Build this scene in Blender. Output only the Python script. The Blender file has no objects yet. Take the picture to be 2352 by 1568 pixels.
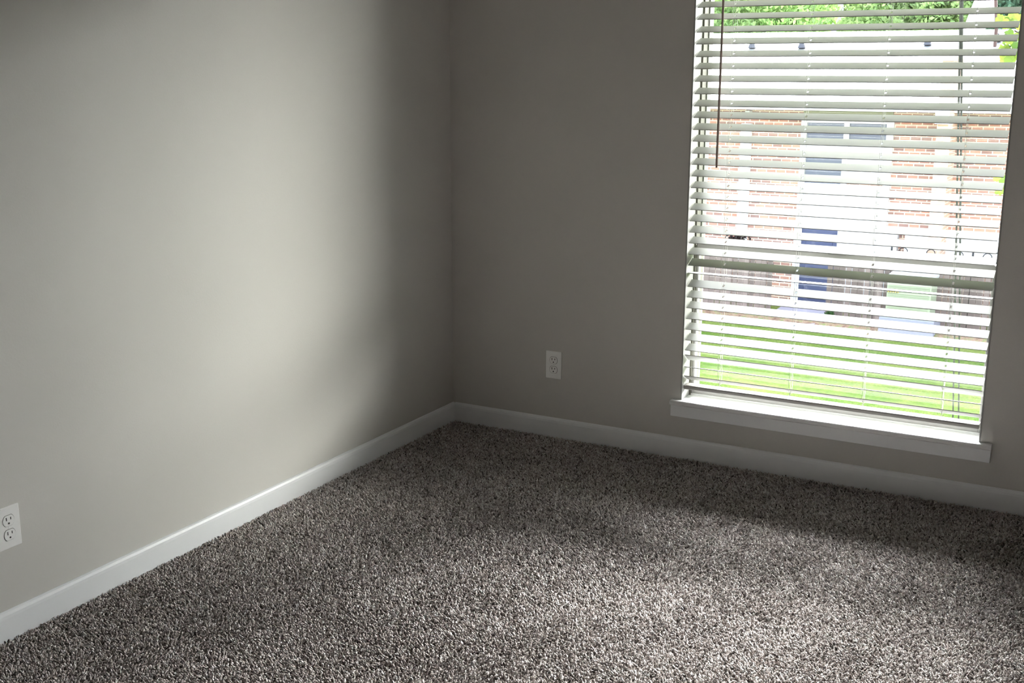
import bpy, bmesh, math, random
import numpy as np
from mathutils import Matrix, Vector
R = math.radians
SC = bpy.context.scene
COL = SC.collection
random.seed(7); rng = np.random.default_rng(7)

# ------------------------------------------------------------------ camera
CAM = np.array([2.5094, -4.0733, 1.4620]); YAW, PITCH, ROLL, FPX = -0.4995, 0.2304, 0.0017, 2649.0
fw = np.array([math.sin(YAW)*math.cos(PITCH), math.cos(YAW)*math.cos(PITCH), -math.sin(PITCH)])
rt0 = np.array([math.cos(YAW), -math.sin(YAW), 0.0]); up0 = np.cross(rt0, fw)
rt = rt0*math.cos(ROLL)+up0*math.sin(ROLL); up = -rt0*math.sin(ROLL)+up0*math.cos(ROLL)
cd = bpy.data.cameras.new('camera'); cam = bpy.data.objects.new('camera', cd); COL.objects.link(cam)
cd.sensor_width = 36; cd.lens = 36*FPX/2352; cd.clip_start = .05; cd.clip_end = 300
M = Matrix(((rt[0], up[0], -fw[0], CAM[0]), (rt[1], up[1], -fw[1], CAM[1]), (rt[2], up[2], -fw[2], CAM[2]), (0, 0, 0, 1)))
cam.matrix_world = M
SC.camera = cam

# ------------------------------------------------------------------ exposure, sky
SC.view_settings.view_transform = 'Standard'; SC.view_settings.look = 'None'
SC.view_settings.gamma = 1; SC.view_settings.use_curve_mapping = False
SC.view_settings.exposure = 0.0
SC.cycles.use_denoising = True
SC.cycles.max_bounces = 14; SC.cycles.diffuse_bounces = 9; SC.cycles.transparent_max_bounces = 24
SC.cycles.sample_clamp_indirect = 40.0
SKY_FRONT, SKY_BACK = 1.2, 8.5   # hazy sky, dimmed in front for the slats, brightened behind to light the facade
# unseen bright sky patches added to light the left wall and carpet: azimuth from +y towards +x, elevation, radius, core (deg), strength, colour
GLOWS = [(64, 9.5, 7, 1.5, 45, (1, .98, .94)), (56, 12.0, 7, 1.5, 80, (1, .98, .94)), (48, 14.2, 8, 1.5, 95, (1, .98, .94)), (40, 14.0, 8, 1.5, 60, (.98, .98, .97)), (31, 15.5, 7, 1.5, 58, (.98, .98, 1)), (22, 18.5, 6.5, 1.5, 110, (.98, .98, 1)),
         (-31, 20.0, 6.5, 1.5, 260, (.98, .98, 1.0)), (-22, 20.4, 6.5, 1.5, 300, (.98, .98, 1.0)), (-13, 20.8, 6.5, 1.5, 330, (.98, .98, 1.0)), (-4, 20.8, 6.5, 1.5, 330, (.98, .98, 1.0)), (5, 20.6, 6.5, 1.5, 300, (1, .98, .99)), (14, 20.2, 6.5, 1.5, 210, (1, .98, .99)),
         (-12, 38, 13, 3, 235, (.97, .98, 1.0))]
w = bpy.data.worlds.new('sky'); SC.world = w; w.use_nodes = True
nt = w.node_tree; nt.nodes.clear()
def N(t, **k):
    n = nt.nodes.new(t)
    for a, b in k.items(): setattr(n, a, b)
    return n
geo = N('ShaderNodeTexCoord'); L = nt.links.new
nrm = N('ShaderNodeVectorMath', operation='NORMALIZE'); L(geo.outputs['Generated'], nrm.inputs[0])
sep = N('ShaderNodeSeparateXYZ'); L(nrm.outputs[0], sep.inputs[0])
ramp = N('ShaderNodeValToRGB'); L(sep.outputs['Z'], ramp.inputs[0])
e = ramp.color_ramp.elements
e[0].position = 0.0; e[0].color = (.93, .95, 1.0, 1)
e[1].position = 0.7; e[1].color = (.62, .76, 1.0, 1)
b1 = N('ShaderNodeBackground'); L(ramp.outputs[0], b1.inputs[0]); 
ms = N('ShaderNodeMapRange', interpolation_type='SMOOTHSTEP'); L(sep.outputs['Y'], ms.inputs['Value'])
ms.inputs['From Min'].default_value = -.15; ms.inputs['From Max'].default_value = .75
ms.inputs['To Min'].default_value = SKY_BACK; ms.inputs['To Max'].default_value = SKY_FRONT
L(ms.outputs[0], b1.inputs[1])
last = b1
for az, el, r0, r1, st_, col_ in GLOWS:
    az, el = R(az), R(el)
    dot = N('ShaderNodeVectorMath', operation='DOT_PRODUCT'); L(nrm.outputs[0], dot.inputs[0])
    dot.inputs[1].default_value = (math.sin(az)*math.cos(el), math.cos(az)*math.cos(el), math.sin(el))
    mp = N('ShaderNodeMapRange', interpolation_type='SMOOTHERSTEP'); L(dot.outputs['Value'], mp.inputs['Value'])
    mp.inputs['From Min'].default_value = math.cos(R(r0)); mp.inputs['From Max'].default_value = math.cos(R(r1))
    mp.inputs['To Min'].default_value = 0; mp.inputs['To Max'].default_value = st_
    b2 = N('ShaderNodeBackground'); b2.inputs[0].default_value = (*col_, 1); L(mp.outputs[0], b2.inputs[1])
    ad = N('ShaderNodeAddShader'); L(last.outputs[0], ad.inputs[0]); L(b2.outputs[0], ad.inputs[1]); last = ad
wo = N('ShaderNodeOutputWorld'); L(last.outputs[0], wo.inputs[0])
w.cycles.sampling_method = 'MANUAL'; w.cycles.sample_map_resolution = 1024

# ------------------------------------------------------------------ helpers
def tag(o, label=None, cat=None, group=None, kind=None):
    for k, v in (('label', label), ('category', cat), ('group', group), ('kind', kind)):
        if v: o[k] = v
    return o
def empty(name, loc=(0, 0, 0)):
    o = bpy.data.objects.new(name, None); COL.objects.link(o); o.location = loc; o.empty_display_size = .05
    return o
def link(name, me, m, parent=None):
    o = bpy.data.objects.new(name, me); COL.objects.link(o)
    if m: me.materials.append(m)
    if parent is not None:
        o.parent = parent
        o.matrix_parent_inverse = Matrix.Translation(-Vector(parent_world(parent)))
    return o
def parent_world(p):
    v = Vector(p.location)
    return v if p.parent is None or p.parent.type != 'EMPTY' or p.type == 'MESH' else v
class MB:
    def __init__(s): s.bm = bmesh.new()
    def box(s, x0, x1, y0, y1, z0, z1, bev=0, seg=1, rot=None, piv=None):
        b = bmesh.new(); bmesh.ops.create_cube(b, size=1)
        bmesh.ops.scale(b, vec=(x1-x0, y1-y0, z1-z0), verts=b.verts)
        if bev: bmesh.ops.bevel(b, geom=b.edges[:], offset=bev, segments=seg, affect='EDGES', profile=.5)
        bmesh.ops.translate(b, vec=((x0+x1)/2, (y0+y1)/2, (z0+z1)/2), verts=b.verts)
        if rot is not None: bmesh.ops.rotate(b, cent=piv or (0, 0, 0), matrix=rot, verts=b.verts)
        s.add(b); return s
    def add(s, b):
        me = bpy.data.meshes.new('t'); b.to_mesh(me); b.free(); s.bm.from_mesh(me); bpy.data.meshes.remove(me)
    def tube(s, pts, r, n=8, caps=True):
        pts = [Vector(p) for p in pts]; b = bmesh.new(); rings = []
        rr = r if isinstance(r, (list, tuple)) else [r]*len(pts)
        for i, p in enumerate(pts):
            d = (pts[min(i+1, len(pts)-1)]-pts[max(i-1, 0)]).normalized()
            a = d.orthogonal().normalized() if i == 0 else (a-d*a.dot(d)).normalized()
            c = d.cross(a)
            rings.append([b.verts.new(p+(a*math.cos(2*math.pi*k/n)+c*math.sin(2*math.pi*k/n))*rr[i]) for k in range(n)])
        for i in range(len(rings)-1):
            for k in range(n): b.faces.new((rings[i][k], rings[i][(k+1) % n], rings[i+1][(k+1) % n], rings[i+1][k]))
        if caps: b.faces.new(rings[0][::-1]); b.faces.new(rings[-1])
        s.add(b); return s
    def poly(s, pts, axis, d0, d1):
        """extrude a closed 2-D outline along an axis; pts in the other two axes (cyclic order)"""
        b = bmesh.new()
        def P(u, v, d): return {'x': (d, u, v), 'y': (u, d, v), 'z': (u, v, d)}[axis]
        A = [b.verts.new(P(u, v, d0)) for u, v in pts]; B = [b.verts.new(P(u, v, d1)) for u, v in pts]
        n = len(pts); b.faces.new(A); b.faces.new(B[::-1])
        for i in range(n): b.faces.new((A[i], B[i], B[(i+1) % n], A[(i+1) % n]))
        bmesh.ops.recalc_face_normals(b, faces=b.faces[:])
        s.add(b); return s
    def torus(s, c, R0, r, axis='y', n=24, m=6, a0=0, a1=2*math.pi):
        pts = []
        for k in range(n+1):
            a = a0+(a1-a0)*k/n; u, v = R0*math.cos(a), R0*math.sin(a)
            pts.append({'y': (c[0]+u, c[1], c[2]+v)}[axis])
        return s.tube(pts, r, m)
    def done(s, name, m, parent=None, smooth=False):
        me = bpy.data.meshes.new(name); bmesh.ops.recalc_face_normals(s.bm, faces=s.bm.faces[:])
        s.bm.to_mesh(me); s.bm.free()
        if smooth:
            for p in me.polygons: p.use_smooth = True
        return link(name, me, m, parent)

def rawmesh(name, V, F, m, parent=None, col=None):
    me = bpy.data.meshes.new(name)
    me.vertices.add(len(V)); me.vertices.foreach_set('co', np.asarray(V, np.float32).ravel())
    k = F.shape[1]
    me.loops.add(F.size); me.loops.foreach_set('vertex_index', F.astype(np.int32).ravel())
    me.polygons.add(len(F)); me.polygons.foreach_set('loop_start', (np.arange(len(F))*k).astype(np.int32))
    me.polygons.foreach_set('loop_total', np.full(len(F), k, np.int32))
    me.update(calc_edges=True)
    if col is not None:
        at = me.color_attributes.new('Col', 'FLOAT_COLOR', 'POINT')
        c = np.ones((len(V), 4), np.float32); c[:, :3] = col; at.data.foreach_set('color', c.ravel())
    return link(name, me, m, parent)

# ------------------------------------------------------------------ materials
class Mat:
    def __init__(s, name, color=(.8, .8, .8), rough=.6, spec=.5, metal=0):
        s.m = bpy.data.materials.new(name); s.m.use_nodes = True; s.t = s.m.node_tree
        s.b = s.t.nodes['Principled BSDF']
        s.b.inputs['Base Color'].default_value = (*color, 1); s.b.inputs['Roughness'].default_value = rough
        s.b.inputs['Specular IOR Level'].default_value = spec; s.b.inputs['Metallic'].default_value = metal
    def n(s, t, **k):
        q = s.t.nodes.new(t)
        for a, b in k.items(): setattr(q, a, b)
        return q
    def l(s, a, b): s.t.links.new(a, b); return s
    def coords(s, kind='Object', scale=(1, 1, 1)):
        tc = s.n('ShaderNodeTexCoord'); mp = s.n('ShaderNodeMapping'); mp.inputs['Scale'].default_value = scale
        s.l(tc.outputs[kind], mp.inputs[0]); return mp.outputs[0]
    def noise(s, scale, detail=4, rough=.5, vec=None):
        q = s.n('ShaderNodeTexNoise'); q.inputs['Scale'].default_value = scale
        q.inputs['Detail'].default_value = detail; q.inputs['Roughness'].default_value = rough
        s.l(vec if vec is not None else s.coords(), q.inputs['Vector']); return q.outputs['Fac']
    def ramp(s, fac, stops):
        q = s.n('ShaderNodeValToRGB'); s.l(fac, q.inputs[0]); el = q.color_ramp.elements
        while len(el) < len(stops): el.new(.5)
        for E_, (p, c) in zip(el, stops): E_.position = p; E_.color = (*c, 1)
        return q.outputs[0]
    def bump(s, h, strength=.2, dist=.01):
        q = s.n('ShaderNodeBump'); q.inputs['Strength'].default_value = strength; q.inputs['Distance'].default_value = dist
        s.l(h, q.inputs['Height']); s.l(q.outputs[0], s.b.inputs['Normal']); return s
    def base(s, out): s.l(out, s.b.inputs['Base Color']); return s

def paint(name, c, sc=160, st=.12, rough=.55):
    a = Mat(name, c, rough, .35); v = a.coords()
    n1 = a.noise(2.2, 3, .5, v)
    a.base(a.ramp(n1, [(.3, tuple(x*.985 for x in c)), (.7, tuple(min(1, x*1.015) for x in c))]))
    a.bump(a.noise(sc, 3, .6, v), st, .002); return a.m
m_wall = paint('wall_paint', (.60, .584, .556), 170, .14, .6)
m_ceiling = paint('ceiling_paint', (.72, .71, .69), 60, .2, .9)
m_trim = paint('trim_paint', (.84, .855, .88), 55, .05, .38)
m_sill = paint('sill_paint', (.82, .82, .83), 55, .05, .32)
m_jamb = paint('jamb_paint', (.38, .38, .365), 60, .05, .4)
m_vinyl = Mat('window_frame_metal', (.13, .125, .10), .6).m
m_sash2 = Mat('lower_sash_metal', (.42, .41, .40), .5).m
m_sash = Mat('sash_metal', (.17, .18, .155), .55).m
m_plate = Mat('outlet_plastic', (.88, .88, .87), .3).m
m_dark = Mat('slot_dark', (.02, .02, .02), .7).m
m_screw = Mat('screw_metal', (.55, .55, .52), .35, .5, 1).m
def slat_mat():
    a = Mat('blind_faux_wood', (.46, .46, .447), .5, .4)
    v = a.coords('Object', (3, 60, 60)); a.bump(a.noise(14, 3, .5, v), .06, .001)
    t = a.n('ShaderNodeBsdfTranslucent'); t.inputs[0].default_value = (.9, .9, .85, 1)
    mx = a.n('ShaderNodeMixShader'); mx.inputs[0].default_value = .06
    out = a.t.nodes['Material Output']; a.l(a.b.outputs[0], mx.inputs[1]); a.l(t.outputs[0], mx.inputs[2]); a.l(mx.outputs[0], out.inputs[0])
    return a.m
m_slat = slat_mat()
m_cord = Mat('cord_white', (.75, .75, .72), .8).m
m_wand = Mat('wand_brown', (.30, .22, .19), .35).m
def glass():
    a = Mat('window_glass'); out = a.t.nodes['Material Output']
    tr = a.n('ShaderNodeBsdfTransparent'); tr.inputs[0].default_value = (.96, .975, .96, 1)
    gl = a.n('ShaderNodeBsdfGlossy'); gl.inputs['Roughness'].default_value = .02
    g = a.n('ShaderNodeNewGeometry'); dt = a.n('ShaderNodeVectorMath', operation='DOT_PRODUCT'); a.l(g.outputs['Normal'], dt.inputs[0]); a.l(g.outputs['Incoming'], dt.inputs[1])
    def mth(op, x, y):
        q = a.n('ShaderNodeMath', operation=op)
        for i, z_ in enumerate((x, y)):
            if z_ is None: continue
            if isinstance(z_, (int, float)): q.inputs[i].default_value = z_
            else: a.l(z_, q.inputs[i])
        return q.outputs[0]
    fr = mth('ADD', mth('MULTIPLY', mth('POWER', mth('SUBTRACT', 1.0, mth('ABSOLUTE', dt.outputs['Value'], None)), 5.0), .95), .04)
    mx = a.n('ShaderNodeMixShader'); a.l(fr, mx.inputs[0]); a.l(tr.outputs[0], mx.inputs[1]); a.l(gl.outputs[0], mx.inputs[2])
    a.l(mx.outputs[0], out.inputs[0]); return a.m
m_glass = glass()

# ------------------------------------------------------------------ room shell
WX0, WX1, WZ0, WZ1 = 1.0282, 2.113, .2278, 2.26
RX, RY, RZ, GZ = 4.8, -6.8, 2.5, -3.53
def wall_y0():
    b = MB()
    b.box(-.2, WX0, 0, .2, GZ, RZ+.2).box(WX1, RX+.2, 0, .2, GZ, RZ+.2)
    b.box(WX0, WX1, 0, .2, GZ, WZ0-.02).box(WX0, WX1, 0, .2, WZ1, RZ+.2)
    return b.done('wall_front', m_wall)
for o in (wall_y0(),
          MB().box(-.2, 0, RY, 0, GZ, RZ+.2).done('wall_left', m_wall),
          MB().box(RX, RX+.2, RY, 0, GZ, RZ+.2).done('wall_right', m_wall),
          MB().box(-.2, RX+.2, RY-.2, RY, GZ, RZ+.2).done('wall_back', m_wall),
          MB().box(0, RX, RY, 0, RZ, RZ+.2).done('ceiling', m_ceiling)):
    tag(o, kind='structure')
tag(bpy.data.objects['wall_left'], label='greige painted wall on the left, brightly lit by the window')
tag(bpy.data.objects['wall_front'], label='greige painted wall in shade that holds the window')

o = MB().box(-1.5, 6.5, .2, 3.2, 3.3, 3.42).box(-1.5, 6.5, 3.14, 3.2, 3.25, 3.3).done('shade_overhang', m_ceiling)  # out of view, added and sized to shade the upper slats
tag(o, kind='structure', label='unseen deep roof overhang added outside above the window to shade the upper slats')

# carpet: a backing slab plus countless twisted yarn tufts
a = Mat('carpet_backing', (.1, .08, .07), .95, .1)
a.base(a.ramp(a.noise(260, 2, .6), [(.35, (.05, .042, .036)), (.65, (.30, .26, .235))]))
m_back = a.m
o = MB().box(0, RX, RY, 0, -.12, -.0085).done('floor', m_back); tag(o, kind='structure', label='floor covered by speckled taupe carpet')
a = Mat('carpet_yarn', (.4, .36, .33), .95, .05); at = a.n('ShaderNodeVertexColor'); at.layer_name = 'Col'; a.base(at.outputs[0])
a.b.inputs['Sheen Weight'].default_value = .15
m_yarn = a.m
def smooth_field(X, Y, seed, scales):
    r = np.random.default_rng(seed); f = np.zeros_like(X)
    for s_, amp in scales:
        for _ in range(5):
            an, ph = r.uniform(0, 2*np.pi), r.uniform(0, 2*np.pi)
            f += amp*np.sin((X*np.cos(an)+Y*np.sin(an))*2*np.pi/s_*r.uniform(.7, 1.3)+ph)
    return f/5
def carpet():
    sp = .0060; x1, y1 = 2.75, -2.75
    gx, gy = np.meshgrid(np.arange(.015, x1, sp), np.arange(y1, -.014, sp*.95))
    X = gx.ravel(); Y = gy.ravel(); n = len(X)
    X = X+rng.uniform(-.5, .5, n)*sp; Y = Y+rng.uniform(-.5, .5, n)*sp
    X = np.clip(X, .0125, None); Y = np.clip(Y, None, -.0125)
    lean_a = rng.uniform(0, 2*np.pi, n); lean = rng.uniform(.002, .0085, n)
    fx = smooth_field(X, Y, 3, [(.9, 1), (.35, .8), (.12, .5)])*.0028; fy = smooth_field(X, Y, 4, [(.9, 1), (.35, .8), (.12, .5)])*.0028-.0008
    dx = np.cos(lean_a)*lean+fx; dy = np.sin(lean_a)*lean+fy
    h = rng.uniform(.0060, .0108, n); r = rng.uniform(.0019, .0033, n)
    V = np.zeros((n, 10, 3), np.float32)
    th0 = rng.uniform(0, 2*np.pi, n); tw = rng.uniform(.4, 1.2, n)
    for lv, (t, rs) in enumerate(((0, .8), (.55, 1.1), (.92, .75))):
        for k in range(3):
            an = th0+tw*t*2+k*2*np.pi/3
            V[:, lv*3+k, 0] = X+dx*t**1.4+np.cos(an)*r*rs; V[:, lv*3+k, 1] = Y+dy*t**1.4+np.sin(an)*r*rs
            V[:, lv*3+k, 2] = -.0095+h*t
    V[:, 9, 0] = X+dx*1.05; V[:, 9, 1] = Y+dy*1.05; V[:, 9, 2] = -.0095+h*1.02
    V[:, :, 0] = np.maximum(V[:, :, 0], .0122); V[:, :, 1] = np.minimum(V[:, :, 1], -.0122)
    f = []
    for lv in range(2):
        for k in range(3):
            p, q = lv*3+k, lv*3+(k+1) % 3
            f += [(p, q, q+3), (p, q+3, p+3)]
    for k in range(3): f.append((6+k, 6+(k+1) % 3, 9))
    f = np.array(f); F = (np.arange(n)[:, None, None]*10+f[None]).reshape(-1, 3)
    pal = np.array([(.74, .68, .66), (.60, .535, .515), (.40, .345, .32), (.14, .115, .105), (.90, .86, .845)])
    pc = pal[rng.choice(5, n, p=[.35, .27, .16, .06, .16])]*rng.uniform(.85, 1.15, n)[:, None]
    pc = pc*(1+.08*smooth_field(X, Y, 9, [(.5, 1), (.2, .6)]))[:, None]
    c = np.repeat(np.clip(pc, 0, 1)[:, None, :], 10, 1)
    o = rawmesh('carpet_pile', V.reshape(-1, 3), F, m_yarn, None, c.reshape(-1, 3))
    tag(o, 'speckled taupe and brown cut pile carpet covering the floor', 'carpet', kind='stuff')
carpet()

# baseboards: eased top, bumpy paint
def bprof(): return [(0, -.012), (.012, -.012), (.012, .058), (.0108, .066), (.0075, .0725), (.003, .0755), (0, .0755)]
b = MB(); b.poly([(x, z) for x, z in bprof()], 'y', RY, 0); o = b.done('baseboard_left', m_trim); tag(o, kind='structure', label='white baseboard along the left wall')
b = MB(); b.poly([(-x, z) for x, z in bprof()], 'x', .012, RX); o = b.done('baseboard_front', m_trim); tag(o, kind='structure', label='white baseboard under the window')

# ------------------------------------------------------------------ window
FY = .080
win = empty('window_1', ((WX0+WX1)/2, FY, WZ0)); tag(win, 'tall single hung window behind the white blind', 'window', kind='structure')
MR = .815
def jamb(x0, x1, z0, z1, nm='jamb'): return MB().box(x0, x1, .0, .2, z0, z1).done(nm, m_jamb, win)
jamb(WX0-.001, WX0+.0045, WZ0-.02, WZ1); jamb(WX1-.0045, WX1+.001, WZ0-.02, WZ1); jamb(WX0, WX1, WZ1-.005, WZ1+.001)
b = MB(); x0, x1 = WX0+.0045, WX1-.0045
for (p, q) in ((x0, x0+.0065), (x1-.0065, x1)): b.box(p, q, FY, .17, WZ0-.01, WZ1-.005, .001)
b.box(x0, x1, FY, .17, WZ1-.03, WZ1-.005, .001)
b.done('frame', m_vinyl, win)
MB().box(x0+.006, x1-.006, FY+.004, .17, WZ0-.01, WZ0+.006, .001).done('sill_track', m_sill, win)
def sash(nm, y0, y1, z0, z1, st, rb, rtp):
    s = MB(); a0, a1 = x0+.006, x1-.006
    s.box(a0, a0+st, y0, y1, z0, z1, .0015).box(a1-st, a1, y0, y1, z0, z1, .0015)
    s.box(a0+st, a1-st, y0, y1, z0, z0+rb, .0015).box(a0+st, a1-st, y0, y1, z1-rtp, z1, .0015)
    s = s.done(nm, m_sash2 if nm == 'lower_sash' else m_sash, win)
    MB().box(a0+st-.003, a1-st+.003, (y0+y1)/2-.0015, (y0+y1)/2+.0015, z0+rb-.003, z1-rtp+.003).done('glass_pane', m_glass, s)
    return s
sl = sash('lower_sash', .092, .118, WZ0+.006, MR+.008, .010, .020, .022)
su = sash('upper_sash', .126, .152, MR-.016, WZ1-.03, .0045, .022, .02)
b = MB().box(1.535, 1.60, .086, .10, MR+.006, MR+.014, .002, 2).box(1.555, 1.585, .082, .092, MR+.010, MR+.020, .002, 2); b.done('sash_latch', m_sash, sl)

# stool and apron
st = [(-.030, .2278-.006), (-.0285, .2278-.0018), (-.024, .2278), (0, .2278), (0, .2278-.018), (-.026, .2278-.018), (-.0295, .2278-.014)]
b = MB().poly(st, 'x', .9944, 2.1522).box(WX0, WX1, -.001, FY+.012, WZ0-.018, WZ0)
o = b.done('trim_1', m_sill); tag(o, kind='structure', label='white window stool board under the blind')
b = MB().box(.9955, 2.151, -.0185, 0, .1635, WZ0-.0178, .0015, 2)
o = b.done('trim_2', m_trim); tag(o, kind='structure', label='white apron board below the window stool')

# ------------------------------------------------------------------ blind
blind = empty('window_blind', ((WX0+WX1)/2, .03, .27))
tag(blind, 'white faux wood horizontal blind hanging in the window with open slats and brown tilt wand', 'blind')
LX = (1.171, 1.443, 1.707, 1.976)
SX0, SX1, FRY = WX0+.008, WX1-.009, .0075
SW, ST = .050, .0028
def slat_mesh():
    b = MB(); hy0, hy1, hw = .017, .033, .0035; xs = [SX0]
    for x in LX: xs += [x-hw, x+hw]
    xs.append(SX1)
    for i in range(0, len(xs), 2): b.box(xs[i], xs[i+1], 0, SW, -ST/2, ST/2)
    for x in LX: b.box(x-hw, x+hw, 0, hy0, -ST/2, ST/2).box(x-hw, x+hw, hy1, SW, -ST/2, ST/2)
    bmesh.ops.remove_doubles(b.bm, verts=b.bm.verts, dist=1e-5)
    inner = [f for f in b.bm.faces if abs(f.normal.x) > .9 and f.calc_center_median().x > SX0+.01 and f.calc_center_median().x < SX1-.01
             and not (hy0 < f.calc_center_median().y < hy1)]
    bmesh.ops.delete(b.bm, geom=inner, context='FACES')
    me = bpy.data.meshes.new('slat'); b.bm.to_mesh(me); b.bm.free(); me.materials.append(m_slat); return me
slat_me = slat_mesh()
zs = [1.6823, 1.6406, 1.5966, 1.5553, 1.5111, 1.4687, 1.4245, 1.3801, 1.3368, 1.2953, 1.2524, 1.2105, 1.167, 1.126, 1.0833, 1.0408, 1.0015, .9599,
      .9176, .875, .8348, .7924, .7503, .7209, .6692, .6288, .5873, .5455, .5041, .4623, .4225, .4041, .3568, .3213]
tl = [24, 24, 24, 24, 24, 24, 24, 24, 24.5, 24.5, 24.5, 24, 23, 23.5, 23, 22, 21, 21.5, 22, 22.5, 21, 22, 23, -4, 23, 21, 20, 19.5, 19.5, 19, 18.5, -34, -14.5, -28]
z = 1.6823+.0427; extra = []
while z < 2.19: extra.append(z); z += .0427
slats = [(z, 24) for z in extra[::-1]]+list(zip(zs, tl))
for z, t in slats:
    o = bpy.data.objects.new('slat', slat_me); COL.objects.link(o); o.parent = blind
    o.matrix_parent_inverse = Matrix.Translation(-Vector(blind.location))
    o.location = (0, FRY, z+ST/2); o.rotation_euler = (R(t), 0, 0)
MB().box(SX0, SX1, FRY-.001, FRY+.049, .2691, .2844, .003, 2).done('bottom_rail', Mat('bottom_rail_backlit', (.34, .325, .30), .5).m, blind)  # white rail like the slats, its backlit shade put into a darker colour
b = MB().box(WX0+.005, WX1-.005, .004, .058, 2.205, 2.254, .003, 2); b.done('headrail', m_slat, blind)
b = MB().box(WX0+.001, WX1-.001, -.006, .003, 2.185, 2.258, .002, 2); b.done('valance', m_slat, blind)
for x in LX:
    b = MB(); fp, bp = [], []
    for z, t in slats:
        c, s_ = math.cos(R(t)), math.sin(R(t)); F_ = Vector((x, FRY-.0012, z)); B_ = Vector((x, FRY+SW*c+.0012, z+SW*s_))
        fp.append(F_); bp.append(B_); off = Vector((-.005, 0, -.0016)); b.tube([F_+off, B_+off], .0005, 5)
    for pp in (fp, bp):
        pts = [Vector((x, pp[0].y, 2.205))]
        for i, q in enumerate(pp): pts.append(q+Vector((random.uniform(-.0006, .0006), 0, 0)))
        # slack at the bottom of the cords
        pts += [Vector((x+random.uniform(.004, .010), pts[-1].y, .303)), Vector((x-random.uniform(.004, .01), pts[-1].y, .288)), Vector((x, pts[-1].y, .2845))]
        b.tube(pts, .0006, 5)
    b.done('ladder_cord', m_cord, blind, True)
    b = MB().tube([(x, FRY+.025, 2.21), (x, FRY+.024, .285)], .0007, 5); b.done('lift_cord', m_cord, blind)
b = MB(); wx = 1.138
pts = [(wx-.0005, -.012, 2.16), (wx, -.012, 1.5), (wx, -.012, 1.13), (wx, -.012, 1.121)]
b.tube(pts, [.0042, .0044, .0048, .0042], 6)
b.tube([(wx, -.012, 2.158), (wx, -.010, 2.17), (wx, .001, 2.19)], .0012, 6)
b.done('tilt_wand', m_wand, blind)

# ------------------------------------------------------------------ outlets
def outlet(label, loc, rz):
    """duplex outlet; local frame: x right, z up, faces local -y, back on y=0"""
    root = empty('wall_outlet', loc); root.rotation_euler = (0, 0, rz); tag(root, label, 'outlet', 'duplex outlets low on the walls')
    def fin(b, nm, m, par, sm=False):
        me = bpy.data.meshes.new(nm); bmesh.ops.recalc_face_normals(b.bm, faces=b.bm.faces[:]); b.bm.to_mesh(me); b.bm.free(); me.materials.append(m)
        o = bpy.data.objects.new(nm, me); COL.objects.link(o); o.parent = par; return o
    W, H, T = .070, .1143, .0055
    b = MB().box(-W/2, W/2, -T, 0, -H/2, H/2, .0022, 3); fin(b, 'cover_plate', m_plate, root)
    for sz in (1, -1):
        cz = sz*.0195
        def face(sc, d): # circle with flattened top and bottom
            pts = []
            for k in range(48):
                an = 2*math.pi*k/48; pts.append((math.cos(an)*.0172*sc, cz+max(-.0143, min(.0143, math.sin(an)*.0172))*sc))
            return pts
        b = MB().poly(face(1.06, 0), 'y', -T-.0001, -T+.001); rim = fin(b, 'receptacle_gap', m_dark, root)
        b = MB().poly(face(1, 0), 'y', -T-.0012, -T+.001); rc = fin(b, 'receptacle', m_plate, root)
        b = MB().box(-.0078, -.0052, -T-.0014, -T, cz+.0005, cz+.0095).box(.0052, .0078, -T-.0014, -T, cz+.0015, cz+.0085)
        b.poly([(math.cos(q)*.0026, cz-.0075+math.sin(q)*.0026) for q in [k*math.pi/8 for k in range(16)]], 'y', -T-.0014, -T)
        fin(b, 'slots', m_dark, rc)
    b = MB().poly([(math.cos(q)*.003, math.sin(q)*.003) for q in [k*math.pi/10 for k in range(20)]], 'y', -T-.0008, -T); fin(b, 'screw', m_plate, root)
    return root
outlet('white duplex outlet on the window wall, between the corner and the window', (.4472+.035, 0, .2418+.0571), 0)
outlet('white duplex outlet low on the left wall, cut by the left edge of the picture', (0, -2.1902-.035, .2418+.0571), R(90))

# ------------------------------------------------------------------ outside
def brick_mat(name, c1, c2, mortar, sc=1.0):
    a = Mat(name, c1, .9, .2); v = a.coords('Object')
    sp = a.n('ShaderNodeSeparateXYZ'); a.l(v, sp.inputs[0]); cb = a.n('ShaderNodeCombineXYZ')
    ad = a.n('ShaderNodeMath', operation='ADD'); a.l(sp.outputs['X'], ad.inputs[0]); a.l(sp.outputs['Y'], ad.inputs[1])
    a.l(ad.outputs[0], cb.inputs['X']); a.l(sp.outputs['Z'], cb.inputs['Y'])
    q = a.n('ShaderNodeTexBrick'); a.l(cb.outputs[0], q.inputs['Vector'])
    q.inputs['Color1'].default_value = (*c1, 1); q.inputs['Color2'].default_value = (*c2, 1); q.inputs['Mortar'].default_value = (*mortar, 1)
    q.inputs['Scale'].default_value = 1; q.inputs['Brick Width'].default_value = .213; q.inputs['Row Height'].default_value = .078
    q.inputs['Mortar Size'].default_value = .010; q.inputs['Bias'].default_value = -.15
    nz = a.noise(2.6, 3, .6, v); mx = a.n('ShaderNodeMix', data_type='RGBA'); a.l(nz, mx.inputs[0])
    a.l(q.outputs['Color'], mx.inputs[6])
    hs = a.n('ShaderNodeHueSaturation'); hs.inputs['Value'].default_value = 1.5; hs.inputs['Saturation'].default_value = .75
    a.l(q.outputs['Color'], hs.inputs['Color']); a.l(hs.outputs[0], mx.inputs[7])
    a.base(mx.outputs[2]); return a.m
m_brick = brick_mat('facade_brick', (.34, .145, .085), (.15, .09, .08), (.56, .44, .31))
m_pale = brick_mat('pale_brick', (.42, .24, .15), (.34, .22, .16), (.5, .4, .3))
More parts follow.
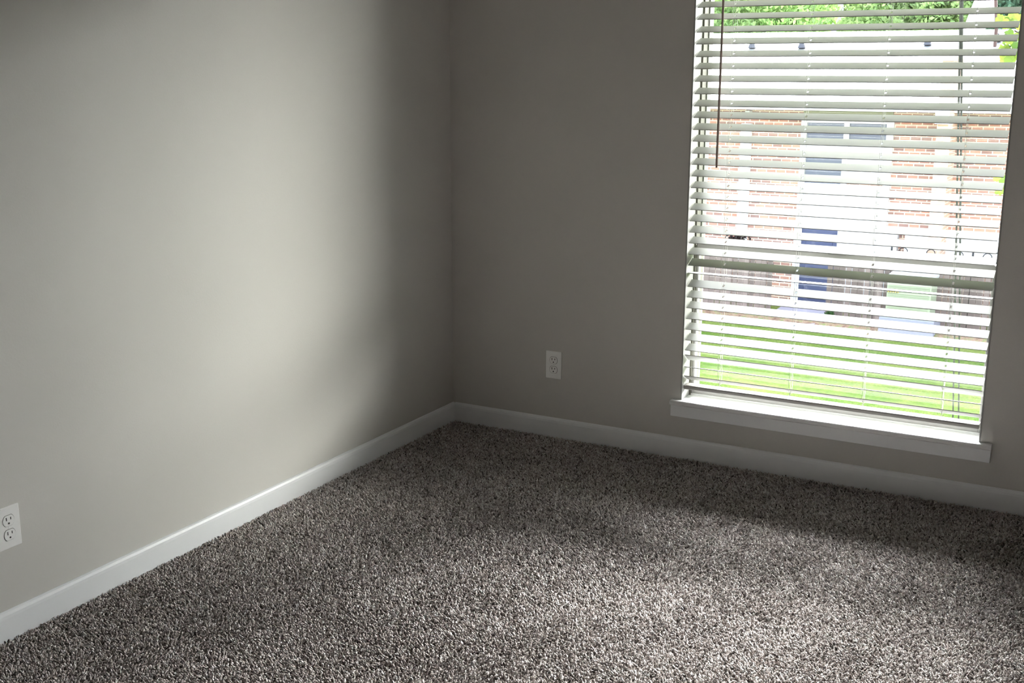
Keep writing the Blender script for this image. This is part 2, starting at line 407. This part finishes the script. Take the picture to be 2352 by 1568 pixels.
m_white = Mat('outdoor_white', (.6, .6, .6), .6).m
m_cream = Mat('lintel_cream', (.22, .22, .12), .6).m
def roofmat():
    a = Mat('roof_white', (.35, .35, .35), .6); v = a.coords('Object', (1, 1, 1))
    wv = a.n('ShaderNodeTexWave'); wv.inputs['Scale'].default_value = .55; wv.inputs['Distortion'].default_value = .3; a.l(v, wv.inputs['Vector'])
    a.base(a.ramp(wv.outputs[1], [(0, (.17, .17, .172)), (1, (.195, .195, .195))])); return a.m
m_roof = roofmat()
m_bglass = Mat('far_glass_pale_blue', (.055, .065, .095), .25).m
m_curt = Mat('curtain_white', (.5, .5, .5), .8).m
m_bdoor = Mat('navy_door_paint', (.035, .045, .10), .5).m
m_iron = Mat('wrought_iron', (.02, .02, .022), .6).m
BY = 21.0
bld = empty('brick_building', (-3, BY, GZ)); tag(bld, 'long low brick house with white roof across the lawn', 'building')
MB().box(-16, 9, BY, BY+6.5, GZ, .78).done('wall', m_brick, bld)
# roof: eave at y 20.4 z .72, ridge further back
def pix(u, v, ax, val):
    dd = fw*FPX+rt*(u-1176)-up*(v-784); return CAM+dd*((val-CAM[ax])/dd[ax])
RDY, EY, EZ = 27.0, 20.4, .80; RDZ = pix(1900, 73, 1, 27.0)[2]-.05
b = MB().poly([(EY, EZ-.05), (RDY, RDZ-.05), (RDY+4, EZ+.3), (RDY+4, EZ+.4), (RDY, RDZ+.05), (EY, EZ+.05)], 'x', -16.5, 9.5); b.done('roof', m_roof, bld)
MB().box(-16.5, 9.5, EY-.03, EY+.02, EZ-.13, EZ+.05).done('fascia', m_white, bld)
MB().box(-4.05, -2.2, BY-.06, BY, .46, .66).done('lintel', m_cream, bld)
# upper window
fr = MB().box(-4.08, -3.96, BY-.09, BY, -1.75, .46).box(-2.30, -2.16, BY-.09, BY, -1.75, .46).box(-3.17, -3.06, BY-.10, BY+.005, -1.75, .465)
fr.box(-3.96, -2.3, BY-.09, BY, .40, .46).box(-3.96, -2.3, BY-.09, BY, -.97, -.88); fr = fr.done('window', m_white, bld)
MB().box(-3.96, -3.17, BY-.05, BY-.01, .06, .40).done('pane', m_bglass, fr); MB().box(-3.06, -2.30, BY-.05, BY-.01, .06, .40).done('pane', m_bglass, fr)
MB().box(-3.96, -3.17, BY-.05, BY-.01, -.22, .06).box(-3.06, -2.30, BY-.05, BY-.01, -.85, .06).done('curtain', m_curt, fr)
MB().box(-3.96, -3.17, BY-.05, BY-.01, -.88, -.22).done('pane', m_bglass, fr)
MB().box(-3.96, -2.30, BY-.05, BY-.01, -1.75, -.97).done('panel', m_curt, bld)
d = MB().box(-4.10, -3.94, BY-.10, BY, GZ, -1.72).box(-3.16, -2.22, BY-.10, BY, GZ, -1.72).done('door_frame', m_white, bld)
dr = MB().box(-3.94, -3.16, BY-.06, BY, GZ, -1.72)
for z0 in (-2.4, -2.9, -3.4): dr.box(-3.84, -3.26, BY-.075, BY-.05, z0, z0+.35, .01)
dr.done('door', m_bdoor, bld)
MB().box(-5.40, -5.17, BY-.12, BY, -2.75, .35, .01).done('downspout', m_white, bld)
MB().box(-5.30, -5.19, BY-.2, BY, .52, .63, .01).done('porch_light', m_white, bld)
b = MB().box(-1.20, -.93, 20.15, 20.95, GZ, 1.66).box(-1.24, -.89, 20.11, 20.99, 1.66, 1.74); b.done('chimney', m_pale, bld)
MB().box(-1.24, -.98, 20.08, 20.16, .46, .74).done('flashing', m_white, bld)
MB().box(-1.75, 1.6, BY-.2, BY, -2.45, -1.74).done('porch_wall', m_white, bld)
MB().box(-2.95, -1.9, BY-.2, BY, -3.3, -1.72).done('porch_panel', m_curt, bld)
def roofz(y): return EZ+.05+(RDZ-EZ)*(y-EY)/(RDY-EY)
for (u, v), lab in zip(((1727, 112), (1841, 112), (2130, 105), (2290, 97)),
        ('small grey cone cap on the white roof, leftmost of the four', 'small grey cone cap on the white roof, second from the left',
         'small grey cone cap on the white roof, left of the dark cable', 'small grey cone cap on the white roof beside the leaves, rightmost')):
    yy = 25.0
    for _ in range(20):
        p = pix(u, v, 1, yy); yy += (p[2]-roofz(yy))/.33*.5
    p = pix(u, v, 1, yy)
    b = MB().tube([(p[0], p[1], p[2]-.1), (p[0], p[1], p[2]), (p[0], p[1], p[2]+.02), (p[0], p[1], p[2]+.19), (p[0], p[1], p[2]+.21)], [.03, .03, .10, .035, .01], 14)
    o = b.done('roof_vent', Mat('vent_grey', (.04, .04, .05), .6).m); tag(o, lab, 'vent', 'vent caps on the white roof')
# iron railing with rings
rail = empty('iron_railing', (-.5, 20.0, GZ)); tag(rail, 'dark wrought iron railing with rings in front of the white porch', 'railing')
MB().tube([(-1.85, 20.0, -1.98), (1.4, 20.0, -1.98)], .015, 6).tube([(-1.85, 20.0, -2.18), (1.4, 20.0, -2.18)], .018, 6).done('rail_bar', m_iron, rail)
x = -1.62
while x < 1.3:
    MB().torus((x, 20.0, -2.08), .082, .010, 'y', 20, 5).done('ring', m_iron, rail); x += .53
for x in (-1.85, -.3, 1.4): MB().tube([(x, 20.0, GZ), (x, 20.0, -1.95)], .02, 6).done('post', m_iron, rail)

# fences
def fencemat():
    a = Mat('fence_wood', (.03, .022, .018), .85, .2); v = a.coords('Object', (1, 1, .15))
    q = a.n('ShaderNodeTexWhiteNoise', noise_dimensions='1D'); sp = a.n('ShaderNodeSeparateXYZ'); a.l(v, sp.inputs[0])
    fl = a.n('ShaderNodeMath', operation='MULTIPLY'); fl.inputs[1].default_value = 1/.125; a.l(sp.outputs['X'], fl.inputs[0])
    f2 = a.n('ShaderNodeMath', operation='FLOOR'); a.l(fl.outputs[0], f2.inputs[0]); a.l(f2.outputs[0], q.inputs['W'])
    a.base(a.ramp(q.outputs['Value'], [(0, (.10, .077, .068)), (.5, (.15, .115, .102)), (1, (.20, .155, .138))])); return a.m
m_fence = fencemat()
def fence(label, x0, x1, y, zt):
    f = empty('picket_fence', ((x0+x1)/2, y, GZ)); tag(f, label, 'fence', 'brown wooden picket fences by the brick house')
    x = x0; k = 0
    while x < x1-.05:
        g = .022 if k % 3 == 0 else .004
        MB().box(x+g/2, x+.125-g/2, y, y+.02, GZ+.03, zt+random.uniform(-.02, .02)).done('picket', m_fence, f); x += .125; k += 1
    MB().box(x0, x1, y+.02, y+.06, GZ+.25, GZ+.33).box(x0, x1, y+.02, y+.06, zt-.3, zt-.22).done('rail', m_fence, f)
fence('brown picket fence left of the blue door', -7.6, pix(1773, 650, 1, 19.4)[0], 19.4, pix(1700, 575, 1, 19.4)[2])
fence('brown picket fence right of the blue door behind the air conditioner', pix(1898, 650, 1, 19.4)[0], 1.6, 19.4, pix(2100, 592, 1, 19.4)[2])

# air conditioner
ax0, ax1 = pix(2034, 700, 1, 18.6)[0], pix(2137, 700, 1, 18.6)[0]
zt, zb = pix(2090, 642, 1, 18.6)[2], pix(2090, 733, 1, 18.6)[2]
ac = empty('air_conditioner', ((ax0+ax1)/2, 18.95, GZ)); tag(ac, 'pale green outdoor air conditioner box with yellow warning sticker', 'air conditioner')
m_ac = Mat('ac_green', (.25, .28, .19), .5).m; m_act = Mat('ac_top', (.4, .4, .38), .5).m
b = MB().box(ax0, ax1, 18.6, 19.3, GZ+.02, zt, .02, 2)
b.done('cabinet', m_ac, ac)
a = Mat('louvre', (.22, .25, .17), .5)
lv = MB()
zz = zb+.05
while zz < zt-.12: lv.box(ax0+.04, ax1-.04, 18.585, 18.6, zz, zz+.012); zz += .035
lv.done('grille', a.m, ac)
MB().box(ax0-.02, ax1+.02, 18.57, 19.32, zt-.03, zt+.05, .015, 2).done('lid', m_act, ac)
MB().box(ax0-.1, ax1+.1, 18.56, 19.38, GZ, zb, .01).done('base_pad', Mat('pad_grey', (.2, .2, .24), .8).m, ac)
a = Mat('sticker_yellow', (.25, .2, .01), .5); wv = a.n('ShaderNodeTexWave'); wv.inputs['Scale'].default_value = 7; a.l(a.coords(), wv.inputs['Vector'])
a.base(a.ramp(wv.outputs[1], [(.45, (.02, .02, .01)), (.5, (.28, .22, .01))]))
sx = pix(2037, 664, 1, 18.58)[0]; sx2 = pix(2064, 668, 1, 18.58)[0]; sz = pix(2050, 668, 1, 18.58)[2]
MB().box(sx, sx2, 18.572, 18.584, sz-.03, sz+.035).done('warning_sticker', a.m, ac)

# ground
a = Mat('lawn_grass', (.03, .07, .01), .95, .1); v = a.coords()
n1 = a.noise(.9, 4, .6, v); n2 = a.noise(22, 3, .7, v)
mx = a.n('ShaderNodeMix', data_type='RGBA'); mx.blend_type = 'MULTIPLY'; mx.inputs[0].default_value = 1
a.l(a.ramp(n1, [(.38, (.060, .108, .012)), (.55, (.100, .132, .022)), (.7, (.155, .165, .045))]), mx.inputs[6])
a.l(a.ramp(n2, [(.3, (.55, .7, .5)), (.7, (1.25, 1.15, 1.3))]), mx.inputs[7]); a.base(mx.outputs[2]); a.bump(n2, .5, .03)
o = MB().box(-60, 60, .2, 18.55, GZ-.3, GZ).box(-60, 60, 18.55, 90, GZ-.3, GZ-.01).done('ground_lawn', a.m)
tag(o, 'bright green lawn between the window and the brick house', 'lawn', kind='structure')
a = Mat('mulch', (.1, .05, .03), .95, .1); n1 = a.noise(8, 5, .7)
a.base(a.ramp(n1, [(.35, (.10, .055, .035)), (.5, (.24, .15, .10)), (.62, (.12, .16, .05))])); a.bump(n1, .8, .05)
gx, gy = np.meshgrid(np.linspace(-12, 3, 160), np.linspace(0, 1, 10)); 
yy = 18.45+gy*.95+.18*np.sin(gx*1.7)*(1-gy)+.1*np.sin(gx*4.1)*(1-gy)
zz = GZ+.012+.05*np.sin(gy*np.pi)+rng.uniform(0, .03, gx.shape); zz[0] = GZ-.02
V = np.stack([gx, yy, zz], -1).reshape(-1, 3); idx = np.arange(1600).reshape(10, 160)
F = np.stack([idx[:-1, :-1], idx[:-1, 1:], idx[1:, 1:], idx[1:, :-1]], -1).reshape(-1, 4)
o = rawmesh('mulch_bed', V, F, a.m); tag(o, 'strip of brown mulch along the foot of the picket fence', 'mulch', kind='stuff')
o = MB().box(-4.1, -3.0, 18.2, 21, GZ-.02, GZ+.05, .01).done('paving_slab', Mat('paving', (.25, .22, .25), .9).m)
tag(o, 'pale paving slab in front of the blue door', 'paving')

# cables outside the window
m_cable = Mat('cable_dark', (.015, .016, .022), .5).m
for (a_, b_), lab in zip((((2206.5, 0), (2188.5, 975)), ((2210.5, 0), (2201.5, 975))),
        ('dark cable slanting down outside the window, left one of the close pair', 'dark cable slanting down outside the window, right one of the close pair')):
    P = Vector(pix(*a_, 1, .9)); Q = Vector(pix(*b_, 1, 3.2)); d = Q-P
    P2 = P-d*((P.y-.215)/d.y); Q2 = Q+d*((Q.z-GZ)/-d.z)
    o = MB().tube([P2, P, Q, Q2], .0044, 8).done('cable', m_cable); tag(o, lab, 'cable', 'pair of cables outside the window')

# flag
fl = empty('flag', tuple(pix(2289, 72, 1, 26.2))); tag(fl, 'white flag with faint pink stripes hanging from a red brown pole above the roof', 'flag')
P = Vector(pix(2289, 64, 1, 25.2)); Q = Vector(pix(2285, -60, 1, 25.2))
MB().tube([(P.x, P.y, roofz(25.2)-.02), P, Q], .038, 10).done('pole', Mat('pole_red', (.05, .018, .012), .5).m, fl)
a = Mat('flag_cloth', (.6, .6, .6), .85); wv = a.n('ShaderNodeTexWave', bands_direction='DIAGONAL'); wv.inputs['Scale'].default_value = 1.1; wv.inputs['Distortion'].default_value = 1.5
a.l(a.coords(), wv.inputs['Vector']); a.base(a.ramp(wv.outputs[1], [(.78, (.8, .8, .8)), (.95, (.5, .28, .32))]))
top_l, top_r = pix(2262, -60, 1, 25.1), pix(2283, -60, 1, 25.1); bl, br = pix(2206, 92, 1, 25.1), pix(2284, 62, 1, 25.1)
V = []; nn, mm = 40, 24
for i in range(nn):
    t = i/(nn-1)
    for j in range(mm):
        s_ = j/(mm-1); A = top_l*(1-t)+bl*t; B = top_r*(1-t)+br*t; p = A*(1-s_)+B*s_
        V.append((p[0], p[1]-.12*math.sin(s_*15+t*2)*(.3+t)-.05, p[2]+(.05*math.sin(s_*9))*t))
V = np.array(V); idx = np.arange(nn*mm).reshape(nn, mm); F = np.stack([idx[:-1, :-1], idx[:-1, 1:], idx[1:, 1:], idx[1:, :-1]], -1).reshape(-1, 4)
tb = a.n('ShaderNodeBsdfTranslucent'); tb.inputs[0].default_value = (.8, .78, .78, 1); mx = a.n('ShaderNodeMixShader'); mx.inputs[0].default_value = .4
a.l(a.b.outputs[0], mx.inputs[1]); a.l(tb.outputs[0], mx.inputs[2]); a.l(mx.outputs[0], a.t.nodes['Material Output'].inputs[0])
rawmesh('cloth', V, F, a.m, fl)

# far trees: leaf clumps on trunks
def leafmat(name, c1, c2):
    a = Mat(name, c1, .8, .2); at = a.n('ShaderNodeVertexColor'); at.layer_name = 'Col'; a.base(at.outputs[0])
    tb = a.n('ShaderNodeBsdfTranslucent'); a.l(at.outputs[0], tb.inputs[0]); mx = a.n('ShaderNodeMixShader'); mx.inputs[0].default_value = .45
    a.l(a.b.outputs[0], mx.inputs[1]); a.l(tb.outputs[0], mx.inputs[2]); a.l(mx.outputs[0], a.t.nodes['Material Output'].inputs[0]); return a.m
m_leaf = leafmat('tree_leaves', (.05, .08, .03), (.1, .14, .05)); m_bark = Mat('bark', (.06, .045, .035), .9).m
def leaves(name, C, size, c0, c1, m, parent, tone=1.0):
    n = len(C); a_ = rng.normal(size=(n, 3)); a_ /= np.linalg.norm(a_, axis=1)[:, None]; b_ = np.cross(a_, rng.normal(size=(n, 3))); b_ /= np.linalg.norm(b_, axis=1)[:, None]
    s = size*rng.uniform(.6, 1.3, n)[:, None]
    V = np.stack([C-a_*s, C+b_*s*.45, C+a_*s, C-b_*s*.45], 1).reshape(-1, 3); F = np.arange(4*n).reshape(n, 4)
    t = rng.uniform(0, 1, n)[:, None]; c = np.repeat(np.clip((np.array(c0)*(1-t)+np.array(c1)*t)*tone, 0, .85), 4, 0)
    return rawmesh(name, V, F, m, parent, c)
tr = [(-13.4, 36.2, 'olive'), (-9.1, 35.6, 'light'), (-4.8, 36.4, 'olive'), (-.5, 35.8, 'dark'), (3.8, 36.2, 'light')]
labs = ['pale green tree crown rising at the left end of the white roof', 'light green tree crown over the left part of the white roof',
        'yellow green tree crown behind the middle of the white roof', 'darker blue green tree crown beside the flag, behind the dark cables', 'light green tree crown behind the right end of the roof']
cols = {'light': ((.22, .36, .12), (.50, .65, .25)), 'dark': ((.12, .24, .15), (.26, .42, .26)), 'olive': ((.25, .38, .14), (.50, .62, .26))}
for (x, y, k), lab in zip(tr, labs):
    t = empty('tree', (x, y, GZ)); tag(t, lab, 'tree', 'trees behind the brick house')
    MB().tube([(x, y, GZ), (x+.2, y, GZ+3), (x, y+.1, GZ+6.5)], [.28, .22, .1], 8).done('trunk', m_bark, t)
    C = []; tone = []
    for _ in range(34):
        r = rng.uniform(.7, 1.15); o_ = np.clip(rng.normal(size=3)*np.array((1.5, .9, 1.9)), (r-2.1, -1.6, -4), (2.1-r, 1.6, 4)); c = np.array((x, y, GZ+6.4))+o_
        d_ = rng.normal(size=(1100, 3)); d_ /= np.linalg.norm(d_, axis=1)[:, None]; C.append(c+d_*r*rng.uniform(.75, 1.05, (1100, 1))); tone.append(np.full((1100, 1), rng.uniform(.55, 1.35)))
    leaves('crown', np.concatenate(C), .11, *cols[k], m_leaf, t, np.concatenate(tone))

# near tree with large leaves
nt_ = empty('tree', (4.3, 4.6, GZ)); tag(nt_, 'tree close outside whose large lit leaves reach in at the upper right of the window', 'tree')
P0 = pix(2420, 130, 1, 4.2); P1 = pix(2330, 70, 1, 4.2)
MB().tube([(4.3, 4.6, GZ), (4.2, 4.6, -1), (4.1, 4.5, 1), (4.0, 4.4, 3)], [.14, .12, .09, .05], 10).done('trunk', m_bark, nt_)
MB().tube([(4.15, 4.55, .3), tuple(P0), tuple(P1)], [.03, .012, .005], 6).done('branch', m_bark, nt_)
MB().tube([(4.2, 4.6, -.6), tuple(pix(2420, 430, 1, 4.2)), tuple(pix(2312, 425, 1, 4.2))], [.03, .01, .004], 6).done('branch', m_bark, nt_)
def big_leaf(c, size, nrm_, rot):
    zax = Vector(nrm_).normalized(); xax = zax.orthogonal().normalized(); xax = Matrix.Rotation(rot, 3, zax) @ xax; yax = zax.cross(xax); pts = []
    for k in range(20):
        an = 2*math.pi*k/20; rr = size*(.62+.38*abs(math.cos(2.5*an/1.0))*(.6+.4*math.cos(an)))
        pts.append(Vector(c)+xax*rr*math.cos(an)+yax*rr*math.sin(an)+zax*.12*rr*math.cos(2*an))
    return pts
b = bmesh.new(); cl = []
uvs = [(2318+random.uniform(-22, 40), 68+random.uniform(-32, 72)) for _ in range(46)]+[(2322, 35), (2330, 38), (2340, 60), (2318, 75), (2335, 110), (2345, 125), (2312, 120), (2322, 128)]+[(2300+random.uniform(-12, 40), 425+random.uniform(-16, 16)) for _ in range(12)]
for (u, v) in uvs:
    c = pix(u, v, 1, 4.2+random.uniform(-.15, .3)); vs = [b.verts.new(p) for p in big_leaf(c, random.uniform(.028, .05), (random.uniform(-.5, .5), -1+random.uniform(-.2, .6), random.uniform(-.2, .8)), random.uniform(0, 6.28))]
    b.faces.new(vs); q = random.random(); cl += [(.06+.09*q, .13+.07*q, .015+.01*q)]*20
me = bpy.data.meshes.new('leaves'); b.to_mesh(me); b.free(); at = me.color_attributes.new('Col', 'FLOAT_COLOR', 'POINT')
at.data.foreach_set('color', np.concatenate([np.array(cl, np.float32), np.ones((len(cl), 1), np.float32)], 1).ravel())
a = Mat('big_leaves', (.1, .16, .02), .6); at2 = a.n('ShaderNodeVertexColor'); at2.layer_name = 'Col'; a.base(at2.outputs[0])
tb = a.n('ShaderNodeBsdfTranslucent'); a.l(at2.outputs[0], tb.inputs[0]); mx = a.n('ShaderNodeMixShader'); mx.inputs[0].default_value = .45
a.l(a.b.outputs[0], mx.inputs[1]); a.l(tb.outputs[0], mx.inputs[2]); a.l(mx.outputs[0], a.t.nodes['Material Output'].inputs[0])
o = link('foliage', me, a.m, nt_)

# small plants by the fence
for (u, v, yy, r, c, lab) in ((1905, 722, 19.2, .10, ((.03, .07, .02), (.06, .12, .04)), 'small green weed at the left end of the right fence'),
                              (1695, 552, 20.6, .30, ((.02, .012, .014), (.05, .03, .03)), 'dark reddish shrub in front of the brick wall left of the downspout')):
    p = pix(u, v, 1, yy); z0 = GZ
    s_ = empty('shrub', (p[0], p[1], GZ)); tag(s_, lab, 'shrub')
    d_ = rng.normal(size=(260, 3)); d_ /= np.linalg.norm(d_, axis=1)[:, None]
    leaves('foliage', p+d_*r*rng.uniform(.2, 1, (260, 1))*np.array((1.0, .5, .9)), .035 if r < .2 else .06, *c, m_leaf, s_)
    MB().tube([(p[0], p[1], GZ), tuple(p)], .012, 6).done('stem', m_bark, s_)
